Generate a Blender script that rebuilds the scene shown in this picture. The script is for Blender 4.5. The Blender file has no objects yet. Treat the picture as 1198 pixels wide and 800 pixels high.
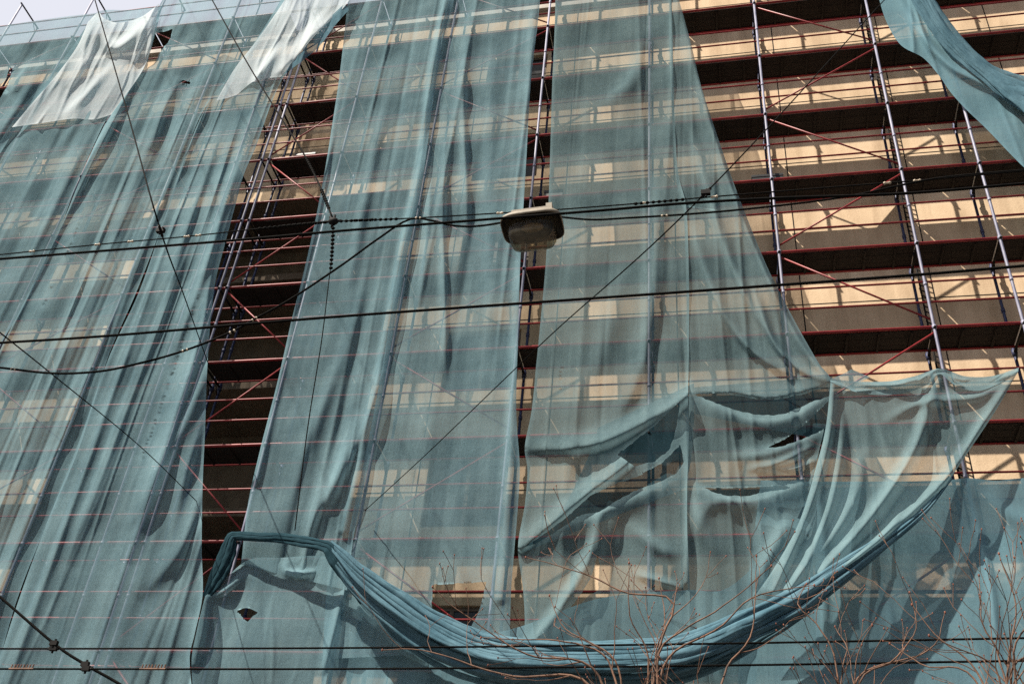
import bpy, math, random
import numpy as np
from mathutils import Matrix, Vector

SC = bpy.context.scene
COL = SC.collection
RNG = np.random.default_rng(7)
random.seed(11)

# ------------------------------------------------------------------ camera
YAW, PITCH, ROLL, F = .2494, .6422, .1013, 1199.34
CAMZ = 1.6
FW = np.array([-math.sin(YAW)*math.cos(PITCH), math.cos(YAW)*math.cos(PITCH), math.sin(PITCH)])
_r = np.array([math.cos(YAW), math.sin(YAW), 0.]); _u = np.cross(_r, FW)
RT = _r*math.cos(ROLL)+_u*math.sin(ROLL); UP = -_r*math.sin(ROLL)+_u*math.cos(ROLL)
cam = bpy.data.cameras.new('camera'); camo = bpy.data.objects.new('camera', cam); COL.objects.link(camo)
cam.sensor_width = 36; cam.lens = F/1198*36; cam.clip_end = 3000; cam.clip_start = .05
M = Matrix.Identity(4)
for i in range(3):
    M[i][0] = RT[i]; M[i][1] = UP[i]; M[i][2] = -FW[i]
M[2][3] = CAMZ
camo.matrix_world = M
SC.camera = camo

def at(px, py, Y):
    """measured photo position(s) and distance Y of the thing -> world point(s)"""
    px = np.asarray(px, float); py = np.asarray(py, float); Y = np.asarray(Y, float)
    d = FW + ((px-599)/F)[..., None]*RT - ((py-400)/F)[..., None]*UP
    p = d/d[..., 1:2]*Y[..., None]
    p[..., 2] += CAMZ
    return p
def pr(P):
    P = np.asarray(P, float)-np.array([0, 0, CAMZ]); d = P@FW
    return 599+F*(P@RT)/d, 400-F*(P@UP)/d

# ------------------------------------------------------------------ materials
def newmat(name):
    m = bpy.data.materials.new(name); m.use_nodes = True
    nt = m.node_tree; nt.nodes.clear()
    out = nt.nodes.new('ShaderNodeOutputMaterial')
    return m, nt, out
def nd(nt, typ, **kw):
    n = nt.nodes.new(typ)
    for k, v in kw.items():
        if k == 'op': n.operation = v
        elif k == 'ins':
            for kk, vv in v.items(): n.inputs[kk].default_value = vv
        else: setattr(n, k, v)
    return n
def ramp(nt, fac, stops):
    r = nt.nodes.new('ShaderNodeValToRGB')
    cr = r.color_ramp
    while len(cr.elements) < len(stops): cr.elements.new(.5)
    for e, (p, c) in zip(cr.elements, stops):
        e.position = p; e.color = (*c, 1)
    nt.links.new(fac, r.inputs[0])
    return r.outputs[0]
def mapping(nt, scale, kind='Object'):
    tc = nt.nodes.new('ShaderNodeTexCoord'); mp = nt.nodes.new('ShaderNodeMapping')
    mp.inputs['Scale'].default_value = scale
    nt.links.new(tc.outputs[kind], mp.inputs[0]); return mp.outputs[0]
def noise(nt, vec, scale, detail=4, rough=.55):
    n = nt.nodes.new('ShaderNodeTexNoise')
    n.inputs['Scale'].default_value = scale; n.inputs['Detail'].default_value = detail
    n.inputs['Roughness'].default_value = rough
    nt.links.new(vec, n.inputs['Vector']); return n.outputs['Fac']
def solid(name, c1, c2, scale=6, rough=.6, metal=0., stretch=(1, 1, 1), bump=.0, spec=.4):
    m, nt, out = newmat(name)
    p = nd(nt, 'ShaderNodeBsdfPrincipled', ins={'Roughness': rough, 'Metallic': metal, 'Specular IOR Level': spec})
    v = mapping(nt, stretch)
    f = noise(nt, v, scale, 6, .65)
    c = ramp(nt, f, [(.35, c1), (.68, c2)])
    nt.links.new(c, p.inputs['Base Color'])
    if bump:
        b = nd(nt, 'ShaderNodeBump', ins={'Strength': bump, 'Distance': .02})
        nt.links.new(noise(nt, v, scale*6, 4), b.inputs['Height']); nt.links.new(b.outputs[0], p.inputs['Normal'])
    nt.links.new(p.outputs[0], out.inputs[0])
    return m

def netmat(name, col, col2, a0, trans=.4):
    """debris netting: woven threads with open holes, denser where doubled or seen at a slant"""
    m, nt, out = newmat(name)
    L = nt.links
    lw = nd(nt, 'ShaderNodeLayerWeight', ins={'Blend': .5})
    cosv = nd(nt, 'ShaderNodeMath', op='SUBTRACT'); cosv.inputs[0].default_value = 1
    L.new(lw.outputs['Facing'], cosv.inputs[1])
    cl = nd(nt, 'ShaderNodeMath', op='MAXIMUM'); cl.inputs[1].default_value = .16; L.new(cosv.outputs[0], cl.inputs[0])
    at_ = nd(nt, 'ShaderNodeAttribute', attribute_name='layers')
    ex = nd(nt, 'ShaderNodeMath', op='DIVIDE'); sq = nd(nt, 'ShaderNodeMath', op='POWER'); sq.inputs[1].default_value = .5; L.new(cl.outputs[0], sq.inputs[0]); L.new(at_.outputs['Fac'], ex.inputs[0]); L.new(sq.outputs[0], ex.inputs[1])
    v1 = mapping(nt, (5, 5, .25)); v0 = mapping(nt, (1, 1, 1)); vg = mapping(nt, (55, 55, 55)); vh = mapping(nt, (.6, .6, 14))
    st = noise(nt, v1, 1., 5, .6)      # lengthwise stretch bands of the weave
    dirt = noise(nt, v0, 1.3, 6, .6)
    gr = noise(nt, vg, 1., 2, .7)      # the weave itself
    hz = noise(nt, vh, 1., 3, .6)
    def mr(x, lo, hi):
        n = nd(nt, 'ShaderNodeMapRange', ins={'From Min': .25, 'From Max': .75, 'To Min': lo, 'To Max': hi}); L.new(x, n.inputs[0]); return n.outputs[0]
    def mul(a, b):
        n = nd(nt, 'ShaderNodeMath', op='MULTIPLY'); L.new(a, n.inputs[0]); L.new(b, n.inputs[1]); return n.outputs[0]
    dens = mul(mul(mul(mr(st, .86, 1.14), mr(gr, .62, 1.38)), mr(dirt, .9, 1.12)), mr(hz, .93, 1.07))
    e2 = mul(ex.outputs[0], dens)
    pw = nd(nt, 'ShaderNodeMath', op='POWER'); pw.inputs[0].default_value = 1-a0; L.new(e2, pw.inputs[1])
    al = nd(nt, 'ShaderNodeMath', op='SUBTRACT', use_clamp=True); al.inputs[0].default_value = 1; L.new(pw.outputs[0], al.inputs[1])
    c = ramp(nt, mul(mr(dirt, .5, 1.), mr(st, .7, 1.1)), [(.3, col2), (.8, col)])
    df = nd(nt, 'ShaderNodeBsdfDiffuse'); tl = nd(nt, 'ShaderNodeBsdfTranslucent')
    L.new(c, df.inputs[0]); L.new(c, tl.inputs[0])
    b = nd(nt, 'ShaderNodeBump', ins={'Strength': .25, 'Distance': .03})
    L.new(noise(nt, mapping(nt, (9, 9, 2.2)), 1., 4, .6), b.inputs['Height'])
    L.new(b.outputs[0], df.inputs['Normal'])
    mx = nd(nt, 'ShaderNodeMixShader', ins={0: trans}); L.new(df.outputs[0], mx.inputs[1]); L.new(tl.outputs[0], mx.inputs[2])
    tp = nd(nt, 'ShaderNodeBsdfTransparent')
    m2 = nd(nt, 'ShaderNodeMixShader'); L.new(al.outputs[0], m2.inputs[0]); L.new(tp.outputs[0], m2.inputs[1]); L.new(mx.outputs[0], m2.inputs[2])
    L.new(m2.outputs[0], out.inputs[0])
    return m

MT = {}
MT['net'] = netmat('teal_netting', (.30, .475, .53), (.155, .285, .345), .44)
MT['net_pale'] = netmat('faded_netting', (.80, .87, .90), (.58, .69, .74), .52)
MT['net_dark'] = netmat('grey_teal_netting', (.23, .345, .37), (.13, .22, .25), .44)
MT['net_blue'] = netmat('blue_netting', (.21, .375, .44), (.15, .29, .365), .77)
MT['net_dense'] = netmat('gathered_netting', (.125, .225, .275), (.045, .11, .15), .72, .2)
MT['net_roll_shade'] = netmat('dark_roll_and_shade_sheet', (.028, .06, .075), (.012, .032, .042), .9, .05)  # rolled loop, and the added sheets whose dark colour is shade in the tears
MT['tube_galv'] = solid('galvanised_tube', (.13, .135, .20), (.25, .25, .33), 9, .5, .0, (1, 1, .3))
MT['tube_blue'] = solid('blue_tube', (.012, .018, .055), (.04, .05, .12), 7, .5, .1, (1, 1, .4))
MT['tube_red'] = solid('red_tube', (.17, .012, .016), (.32, .035, .035), 5, .45, .0, (.5, 1, 1), 0, .35)
MT['deck'] = solid('brown_deck', (.007, .0045, .0035), (.018, .011, .008), 3, .85, 0, (1, 6, 1), .3)
MT['dark_metal'] = solid('dark_metal', (.006, .006, .007), (.018, .016, .015), 8, .7, 0, (1, 1, 1), 0, .1)
MT['wire'] = solid('wire_rubber', (.003, .003, .003), (.008, .007, .006), 8, .85, 0, (1, 1, 1), 0, .05)
MT['ceramic'] = solid('ceramic', (.35, .28, .2), (.6, .5, .38), 9, .35)
MT['bark'] = solid('twig_bark', (.065, .036, .024), (.20, .105, .064), 9, .8, 0, (1, 1, .5), .3)
MT['bud'] = solid('bud', (.10, .03, .02), (.22, .075, .04), 20, .7)
MT['lamp_shell'] = solid('lamp_shell', (.15, .125, .09), (.26, .22, .165), 5, .6, 0, (1, 1, 1), .1)
MT['lamp_dark'] = solid('lamp_inside', (.012, .011, .01), (.03, .027, .023), 7, .5)
MT['board'] = solid('cement_board', (.22, .2, .16), (.3, .27, .22), 4, .85)
MT['black_plastic'] = solid('black_plastic', (.008, .008, .009), (.02, .02, .02), 7, .45)
MT['asphalt'] = solid('asphalt', (.035, .035, .037), (.065, .063, .06), 3, .9, 0, (1, 1, 1), .4)
MT['paving'] = solid('paving', (.07, .068, .065), (.12, .115, .11), 2, .9, 0, (1, 1, 1), .2)
MT['frame'] = solid('window_frame', (.10, .07, .05), (.16, .12, .09), 5, .55)
MT['concrete'] = solid('cornice', (.42, .38, .33), (.58, .53, .46), 2.5, .85, 0, (1, 1, 1), .15)
MT['soil'] = solid('soil', (.05, .04, .03), (.09, .07, .05), 3, .95)

def wallmat():
    m, nt, out = newmat('beige_render'); L = nt.links
    p = nd(nt, 'ShaderNodeBsdfPrincipled', ins={'Roughness': .9, 'Specular IOR Level': .15})
    v = mapping(nt, (1, 1, 1)); v2 = mapping(nt, (2.2, 2.2, .25))
    f = noise(nt, v, .9, 7, .62); s = noise(nt, v2, 1., 5, .6); g = noise(nt, v, 28, 3, .6)
    c = ramp(nt, f, [(.3, (.62, .46, .305)), (.55, (.74, .56, .385)), (.75, (.79, .62, .44))])
    mx = nd(nt, 'ShaderNodeMix', data_type='RGBA', blend_type='MULTIPLY'); mx.inputs[0].default_value = 1
    L.new(c, mx.inputs[6])
    L.new(ramp(nt, s, [(.28, (.66, .63, .60)), (.58, (1, 1, 1))]), mx.inputs[7])
    mg = nd(nt, 'ShaderNodeMix', data_type='RGBA', blend_type='MULTIPLY'); mg.inputs[0].default_value = 1
    L.new(mx.outputs[2], mg.inputs[6]); L.new(ramp(nt, g, [(.3, (.9, .9, .89)), (.7, (1, 1, 1))]), mg.inputs[7])
    L.new(mg.outputs[2], p.inputs['Base Color'])
    b = nd(nt, 'ShaderNodeBump', ins={'Strength': .35, 'Distance': .01}); L.new(g, b.inputs['Height']); L.new(b.outputs[0], p.inputs['Normal'])
    L.new(p.outputs[0], out.inputs[0]); return m
MT['wall'] = wallmat()
def glassmat(name, col, rough, trans):
    m, nt, out = newmat(name)
    p = nd(nt, 'ShaderNodeBsdfPrincipled', ins={'Base Color': (*col, 1), 'Roughness': rough, 'Transmission Weight': trans, 'IOR': 1.45})
    v = mapping(nt, (1, 1, 1)); L = nt.links
    L.new(ramp(nt, noise(nt, v, 7, 5), [(.3, tuple(c*.75 for c in col)), (.7, col)]), p.inputs['Base Color'])
    L.new(p.outputs[0], out.inputs[0]); return m
MT['pane'] = glassmat('window_glass', (.012, .012, .013), .25, 0)
def bowlmat():
    m, nt, out = newmat('clouded_lamp_glass'); L = nt.links
    v = mapping(nt, (1, 1, 1))
    p = nd(nt, 'ShaderNodeBsdfPrincipled', ins={'Roughness': .18})
    tp = nd(nt, 'ShaderNodeBsdfTransparent', ins={0: (.75, .70, .58, 1)})
    L.new(ramp(nt, noise(nt, v, 9, 6), [(.3, (.06, .053, .038)), (.7, (.16, .14, .10))]), p.inputs['Base Color'])
    # dust settles in the bottom of the bowl
    tc = nt.nodes.new('ShaderNodeTexCoord'); sp = nt.nodes.new('ShaderNodeSeparateXYZ'); L.new(tc.outputs['Object'], sp.inputs[0])
    mr = nd(nt, 'ShaderNodeMapRange', ins={'From Min': -.27, 'From Max': -.15, 'To Min': .8, 'To Max': .14}); L.new(sp.outputs['Z'], mr.inputs[0])
    mx = nt.nodes.new('ShaderNodeMixShader'); L.new(mr.outputs[0], mx.inputs[0]); L.new(tp.outputs[0], mx.inputs[1]); L.new(p.outputs[0], mx.inputs[2])
    L.new(mx.outputs[0], out.inputs[0]); return m
MT['bowl'] = bowlmat()

# ------------------------------------------------------------------ mesh helpers
class MB:
    def __init__(s): s.v = []; s.f = []; s.n = 0
    def add(s, v, f):
        v = np.asarray(v, float); s.v.append(v); n = s.n
        s.f += [tuple(int(i)+n for i in q) for q in f]; s.n += len(v)
    def box(s, a, b):
        x0, y0, z0 = a; x1, y1, z1 = b
        s.add([(x0, y0, z0), (x1, y0, z0), (x1, y1, z0), (x0, y1, z0), (x0, y0, z1), (x1, y0, z1), (x1, y1, z1), (x0, y1, z1)],
              [(0, 3, 2, 1), (4, 5, 6, 7), (0, 1, 5, 4), (1, 2, 6, 5), (2, 3, 7, 6), (3, 0, 4, 7)])
    def tube(s, pts, r, n=8, cap=True):
        P = np.asarray(pts, float); k = len(P)
        r = np.full(k, r) if np.isscalar(r) else np.asarray(r, float)
        T = np.gradient(P, axis=0); T /= np.linalg.norm(T, axis=1)[:, None]+1e-12
        a = np.array([0, 0, 1.]) if abs(T[0][2]) < .9 else np.array([1., 0, 0])
        V = []
        for i in range(k):
            b = np.cross(T[i], a); b /= np.linalg.norm(b)+1e-12; c = np.cross(b, T[i]); a = c
            for j in range(n):
                t = 2*math.pi*j/n
                V.append(P[i]+r[i]*(math.cos(t)*b+math.sin(t)*c))
        Fs = [(i*n+j, i*n+(j+1) % n, (i+1)*n+(j+1) % n, (i+1)*n+j) for i in range(k-1) for j in range(n)]
        if cap: Fs += [tuple(range(n-1, -1, -1)), tuple((k-1)*n+j for j in range(n))]
        s.add(V, Fs)
    def ball(s, c, r, n=6):
        c = np.asarray(c, float); r = np.asarray(r, float)*np.ones(3)
        V = [c+r*(0, 0, 1)]
        for i in range(1, n):
            for j in range(n*2):
                a = math.pi*i/n; b = math.pi*j/n
                V.append(c+r*(math.sin(a)*math.cos(b), math.sin(a)*math.sin(b), math.cos(a)))
        V.append(c-r*(0, 0, 1)); m = n*2
        Fs = [(0, 1+j, 1+(j+1) % m) for j in range(m)]
        Fs += [(1+(i-1)*m+j, 1+i*m+j, 1+i*m+(j+1) % m, 1+(i-1)*m+(j+1) % m) for i in range(1, n-1) for j in range(m)]
        e = len(V)-1; Fs += [(e, 1+(n-2)*m+(j+1) % m, 1+(n-2)*m+j) for j in range(m)]
        s.add(V, Fs)
    def build(s, name, mat, parent=None, smooth=False, origin=None):
        V = np.vstack(s.v)
        o = None
        base = np.zeros(3) if parent is not None else (np.array([(V[:, 0].min()+V[:, 0].max())/2, (V[:, 1].min()+V[:, 1].max())/2, V[:, 2].min()]) if origin is None else np.asarray(origin, float))
        if parent is not None and origin is not None: base = np.asarray(origin, float)
        if parent is not None: pl = world_loc(parent)
        else: pl = np.zeros(3)
        if parent is not None and origin is None: base = pl
        me = bpy.data.meshes.new(name); me.from_pydata((V-base).tolist(), [], s.f); me.update()
        if smooth: me.polygons.foreach_set('use_smooth', [True]*len(me.polygons))
        me.materials.append(MT[mat])
        o = bpy.data.objects.new(name, me); COL.objects.link(o)
        if parent is not None: o.parent = parent
        o.location = Vector((base-pl).tolist())
        return o
def world_loc(o):
    p = np.zeros(3)
    while o is not None: p += np.array(o.location); o = o.parent
    return p
def tag(o, label=None, cat=None, group=None, kind=None):
    if label: o['label'] = label
    if cat: o['category'] = cat
    if group: o['group'] = group
    if kind: o['kind'] = kind
    return o
def empty(name, loc):
    o = bpy.data.objects.new(name, None); COL.objects.link(o); o.location = loc; o.empty_display_size = .2; return o
def smooth_line(pts, n):
    """Catmull-Rom through pts, n+1 samples evenly by length"""
    P = np.asarray(pts, float)
    if len(P) == 2: 
        t = np.linspace(0, 1, n+1)[:, None]; return P[0]*(1-t)+P[1]*t
    Q = np.vstack([2*P[0]-P[1], P, 2*P[-1]-P[-2]]); out = []
    for i in range(1, len(Q)-2):
        a, b, c, d = Q[i-1:i+3]
        for t in np.linspace(0, 1, 24, endpoint=False):
            out.append(.5*((2*b)+(c-a)*t+(2*a-5*b+4*c-d)*t*t+(-a+3*b-3*c+d)*t**3))
    out.append(P[-1]); out = np.array(out)
    s = np.r_[0, np.cumsum(np.linalg.norm(np.diff(out, axis=0), axis=1))]
    q = np.linspace(0, s[-1], n+1)
    return np.stack([np.interp(q, s, out[:, k]) for k in range(P.shape[1])], 1)

# ------------------------------------------------------------------ light, sky
LD = Vector((1.12, 1.0, -2.07)).normalized()
sun = bpy.data.lights.new('sun', 'SUN'); so = bpy.data.objects.new('sun', sun); COL.objects.link(so)
sun.energy = 5.0; sun.angle = math.radians(.5); sun.color = (1, .92, .80)
so.rotation_euler = LD.to_track_quat('-Z', 'Y').to_euler(); so.location = (-20, -20, 45)
W = bpy.data.worlds.new('World'); SC.world = W; W.use_nodes = True
nt = W.node_tree; nt.nodes.clear()
wo = nt.nodes.new('ShaderNodeOutputWorld'); bg = nt.nodes.new('ShaderNodeBackground'); bg.inputs[1].default_value = .05
sk = nt.nodes.new('ShaderNodeTexSky'); sk.sky_type = 'NISHITA'; sk.sun_disc = False
sk.sun_elevation = math.asin(-LD.z); sk.sun_rotation = math.atan2(-LD.x, -LD.y); sk.air_density = 1.; sk.dust_density = 3.; sk.ozone_density = 1.
# bank of thin white cloud in the sky beyond the building
tc = nt.nodes.new('ShaderNodeTexCoord'); nz = nt.nodes.new('ShaderNodeTexNoise'); nz.inputs['Scale'].default_value = 2.2; nz.inputs['Detail'].default_value = 6
nt.links.new(tc.outputs['Generated'], nz.inputs['Vector'])
dp = nt.nodes.new('ShaderNodeVectorMath'); dp.operation = 'DOT_PRODUCT'; dp.inputs[1].default_value = Vector((-.62, .62, .48)).normalized()
nt.links.new(tc.outputs['Generated'], dp.inputs[0])
ad = nt.nodes.new('ShaderNodeMath'); ad.operation = 'MULTIPLY_ADD'; ad.inputs[1].default_value = .35; nt.links.new(nz.outputs['Fac'], ad.inputs[0]); nt.links.new(dp.outputs['Value'], ad.inputs[2])
mr = nt.nodes.new('ShaderNodeMapRange'); mr.inputs[1].default_value = .2; mr.inputs[2].default_value = .95; mr.inputs[3].default_value = .0; mr.inputs[4].default_value = .95
nt.links.new(ad.outputs[0], mr.inputs[0])
mx = nt.nodes.new('ShaderNodeMix'); mx.data_type = 'RGBA'; mx.inputs[7].default_value = (8.6, 8.7, 9.6, 1)
nt.links.new(mr.outputs[0], mx.inputs[0]); nt.links.new(sk.outputs[0], mx.inputs[6]); nt.links.new(mx.outputs[2], bg.inputs[0]); nt.links.new(bg.outputs[0], wo.inputs[0])
vs = SC.view_settings; vs.view_transform = 'Standard'; vs.look = 'None'; vs.exposure = .97; vs.gamma = 1; vs.use_curve_mapping = False
SC.cycles.transparent_max_bounces = 32; SC.cycles.sample_clamp_indirect = 3; SC.cycles.max_bounces = 6; SC.cycles.diffuse_bounces = 3; SC.cycles.glossy_bounces = 2
SC.cycles.use_denoising = False

# ------------------------------------------------------------------ ground
def sheet(name, x0, x1, y0, y1, z, mat):
    b = MB(); b.add([(x0, y0, z), (x1, y0, z), (x1, y1, z), (x0, y1, z)], [(0, 1, 2, 3)])
    return tag(b.build(name, mat, origin=(0, 0, z)), kind='structure')
sheet('ground', -900, 900, -900, 900, -.16, 'soil')
sheet('road', -400, 400, -1.5, 11.2, -.13, 'asphalt')
b = MB(); b.box((-400, 11.2, -.155), (400, 16.0, 0)); tag(b.build('pavement', 'paving'), kind='structure')
b = MB(); b.box((-400, -6, -.155), (400, -1.5, 0)); tag(b.build('pavement', 'paving'), kind='structure')

# ------------------------------------------------------------------ building
YW = 16.28            # face of the facade
YD0, YD1 = 15.35, 15.97   # deck front and back edge
ROOF = 25.35
XS = [-32.79, -30.29, -27.79, -25.29, -22.79, -20.29, -17.79, -15.29, -12.79, -11.15, -10.47, -10.29, -8.45, -6.29, -3.79, -1.27, 1.22, 3.73, 5.19, 7.7, 10.2, 12.7]
LV = [25.3-2*k for k in range(12)]      # deck heights, top first
bld = empty('apartment_building', (-8, YW, 0))
tag(bld, 'tall beige rendered apartment building standing behind the scaffolding and netting', 'building')
BX0, BX1 = -45, 26
wins = []
RX0, RX1, RZ1, RD = -13.6, -7.0, 18.9, 1.9      # loggia recess behind the dark gap
for r in range(8):
    for c in range(9):
        x = -4.75-c*2.95
        z1 = 8.5-6+r*3.0
        if RX0-.9 < x < RX1+.9: continue
        wins.append((x-.78, x+.78, z1-1.5, z1))
wins = [w for w in wins if w[3] < ROOF-.5 and w[2] > .5]
def inframe(P, m=60):
    P = np.asarray(P, float)
    x, y = pr(P); return -m < x < 1198+m and -m < y < 800+m
xs = sorted({BX0, BX1, RX0, RX1} | {w[0] for w in wins} | {w[1] for w in wins}); zs = sorted({0, ROOF, RZ1} | {w[2] for w in wins} | {w[3] for w in wins})
b = MB(); REC = .16
def iswin(x, z): return any(w[0] < x < w[1] and w[2] < z < w[3] for w in wins)
for i in range(len(xs)-1):
    for j in range(len(zs)-1):
        x0, x1, z0, z1 = xs[i], xs[i+1], zs[j], zs[j+1]
        if iswin((x0+x1)/2, (z0+z1)/2):
            y0, y1 = YW, YW+REC
            b.add([(x0, y0, z0), (x1, y0, z0), (x1, y1, z0), (x0, y1, z0), (x0, y0, z1), (x1, y0, z1), (x1, y1, z1), (x0, y1, z1)],
                  [(0, 1, 2, 3), (4, 7, 6, 5), (0, 3, 7, 4), (1, 5, 6, 2), (3, 2, 6, 7)])
        elif RX0 < (x0+x1)/2 < RX1 and (z0+z1)/2 < RZ1: pass
        else:
            b.add([(x0, YW, z0), (x1, YW, z0), (x1, YW, z1), (x0, YW, z1)], [(0, 1, 2, 3)])
b.add([(BX0, YW, 0), (BX0, YW+12, 0), (BX0, YW+12, ROOF), (BX0, YW, ROOF), (BX1, YW, 0), (BX1, YW+12, 0), (BX1, YW+12, ROOF), (BX1, YW, ROOF)],
      [(0, 3, 2, 1), (4, 5, 6, 7), (1, 2, 6, 5)])
b.build('wall', 'wall', bld)
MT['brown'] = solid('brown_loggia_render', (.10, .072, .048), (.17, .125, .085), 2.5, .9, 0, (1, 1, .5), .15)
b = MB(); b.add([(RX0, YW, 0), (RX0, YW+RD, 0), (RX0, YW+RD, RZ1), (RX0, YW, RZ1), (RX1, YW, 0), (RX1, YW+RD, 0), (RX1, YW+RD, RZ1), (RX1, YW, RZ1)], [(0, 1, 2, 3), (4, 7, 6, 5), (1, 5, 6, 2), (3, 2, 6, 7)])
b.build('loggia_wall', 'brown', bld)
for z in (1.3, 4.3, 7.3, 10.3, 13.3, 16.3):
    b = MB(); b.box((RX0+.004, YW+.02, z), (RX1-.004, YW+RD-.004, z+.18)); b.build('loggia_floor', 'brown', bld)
b = MB(); b.box((BX0-.2, YW-.12, ROOF+.003), (BX1+.2, YW+12.2, ROOF+.28)); b.build('roof', 'concrete', bld)
# thin joints between the cladding fields: recessed dark strips standing 3 mm proud with shadow gap strip
b = MB()
for x in np.arange(-30.2, 14, 2.45):
    b.box((x-.011, YW-.004, .3 if not RX0 < x < RX1 else RZ1+.1), (x+.011, YW+.01, ROOF-.2))
b.build('joint_strip', 'dark_metal', bld)
b = MB()
for k, z in enumerate(LV): b.box((RX1+.1 if z+1.4 < RZ1 else BX0, YW-.006, z+1.42), (BX1, YW+.01, z+1.435))
b.build('joint_band', 'dark_metal', bld)
for (x0, x1, z0, z1) in wins:
    if not inframe(((x0+x1)/2, YW, (z0+z1)/2), 200): continue
    b = MB(); y0, y1 = YW+.085, YW+.145
    for (a, c) in (((x0+.004, z0+.004), (x1-.004, z0+.07)), ((x0+.004, z1-.07), (x1-.004, z1-.004)), ((x0+.004, z0+.072), (x0+.07, z1-.072)), ((x1-.07, z0+.072), (x1-.004, z1-.072)), (((x0+x1)/2-.035, z0+.072), ((x0+x1)/2+.035, z1-.072))):
        b.box((a[0], y0, a[1]), (c[0], y1, c[1]))
    fr = b.build('window', 'frame', bld, origin=((x0+x1)/2, y0, z0))
    b = MB(); b.box((x0+.06, YW+.11, z0+.06), (x1-.06, YW+.118, z1-.06)); b.build('pane', 'pane', fr)

# ------------------------------------------------------------------ scaffolding
sca = empty('scaffolding', (-5, 15.3, 0))
tag(sca, 'tall facade scaffolding with red rails, dark decks and galvanised posts along the building', 'scaffolding')
YO, YI = 15.265, 16.11
def part_copies(name, proto_fn, places):
    """places = list of world origins (inframe ones become parts, the rest one stuff part)"""
    pl = world_loc(sca)
    near = [p for p in places if inframe(p[:3])]; far = [p for p in places if not inframe(p[:3])]
    near = sorted(near, key=lambda p: np.linalg.norm(np.array(p[:3])))
    keep, rest = near[:100], near[100:]+far
    cache = {}
    for p in keep:
        key = p[3:]
        if key not in cache:
            bb = MB(); mat = proto_fn(bb, *key); o = bb.build(name, mat, sca, origin=(0, 0, 0)); cache[key] = o
        else:
            o = cache[key].copy(); COL.objects.link(o); o.parent = sca
        o.location = Vector((np.array(p[:3])-pl).tolist())
    if rest:
        big = MB()
        for p in rest:
            bb = MB(); mat = proto_fn(bb, *p[3:]); big.add(np.vstack(bb.v)+np.array(p[:3]), bb.f)
        o = big.build(name, mat, sca); o['kind'] = 'stuff'
TOPX = {}
for i, x in enumerate(XS):
    top = 27.3
    m = MB(); m.tube([(x, YO, 0), (x, YO, 8), (x, YO, 16), (x, YO, top)], .0275, 10)
    for z in LV:
        m.tube([(x, YO, z-.10), (x, YO, z-.02)], .038, 10)
        m.tube([(x, YO, z+.9), (x, YO, z+.96)], .034, 10)
    m.build('standard', 'tube_galv', sca, True, origin=(x, YO, 0))
    m = MB(); m.tube([(x, YI, 0), (x, YI, 8), (x, YI, 16), (x, YI, top)], .028, 10)
    for z in LV: m.tube([(x, YI, z-.16), (x, YI, z-.02)], .045, 8); m.tube([(x, YI, z+.85), (x, YI, z+.93)], .04, 8)
    m.build('standard', 'tube_blue', sca, True, origin=(x, YI, 0))
def deck_proto(bb, w):
    g = .03; n = 3; wd = (YD1-YD0)/n
    for k in range(n):
        bb.box((g, k*wd+.004, -.05), (w-g, (k+1)*wd-.004, 0))
    for xx in np.arange(.5, w-.2, .55): bb.box((xx-.02, .03, -.078), (xx+.02, YD1-YD0-.03, -.052))
    return 'deck'
def trans_proto(bb):
    bb.tube([(0, YO-.06, -.085), (0, YI+.05, -.085)], .024, 8)
    bb.tube([(0, YI-.02, -.30), (0, YI-.22, -.10)], .012, 6)
    return 'dark_metal'
decks = []; trans = []; rails = []; led = []
for i in range(len(XS)-1):
    w = round(XS[i+1]-XS[i], 2)
    if XS[i] in (-11.15, -10.47): continue
    for z in LV: decks.append((XS[i], YD0, z, w))
for x in XS:
    for z in LV+[27.3+.085]: trans.append((x, 0, z))
trans_places = [(x, 0, z) for (x, _, z) in trans]
part_copies('deck', deck_proto, decks)
# transoms are filtered by their own middle
pl = world_loc(sca)
tn = sorted([t for t in trans if inframe((t[0], 15.6, t[2]))], key=lambda t: abs(t[2]-12)+abs(t[0]))
proto = None; big = MB(); nb = 0
for t in trans:
    if t in tn[:100]:
        if proto is None:
            bb = MB(); trans_proto(bb); proto = bb.build('transom', 'dark_metal', sca, True, origin=(0, 0, 0)); o = proto
        else:
            o = proto.copy(); COL.objects.link(o); o.parent = sca
        o.location = Vector((t[0]-pl[0], -pl[1], t[2]-pl[2]))
    else:
        bb = MB(); trans_proto(bb); big.add(np.vstack(bb.v)+np.array([t[0], 0, t[2]]), bb.f); nb += 1
if nb: o = big.build('transom', 'dark_metal', sca, True); o['kind'] = 'stuff'
for z in LV:
    m = MB(); m.tube([(XS[0]-.2, YD0-.032, z-.02), (-10, YD0-.032, z-.02), (XS[-1]+.2, YD0-.032, z-.02)], .03, 8)
    m.build('ledger', 'tube_red', sca, True, origin=(0, YD0-.032, z))
    m = MB(); m.tube([(XS[0]-.2, YD1-.03, z-.07), (XS[-1]+.2, YD1-.03, z-.07)], .022, 8)
    m.build('ledger', 'tube_red', sca, True, origin=(0, YD1, z))
    for h in (.55, 1.03):
        m = MB(); m.tube([(XS[0]-.2, YD0-.035, z+h), (XS[-1]+.2, YD0-.035, z+h)], .019, 8)
        m.build('guard_rail', 'tube_red', sca, True, origin=(0, YD0, z+h))
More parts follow.
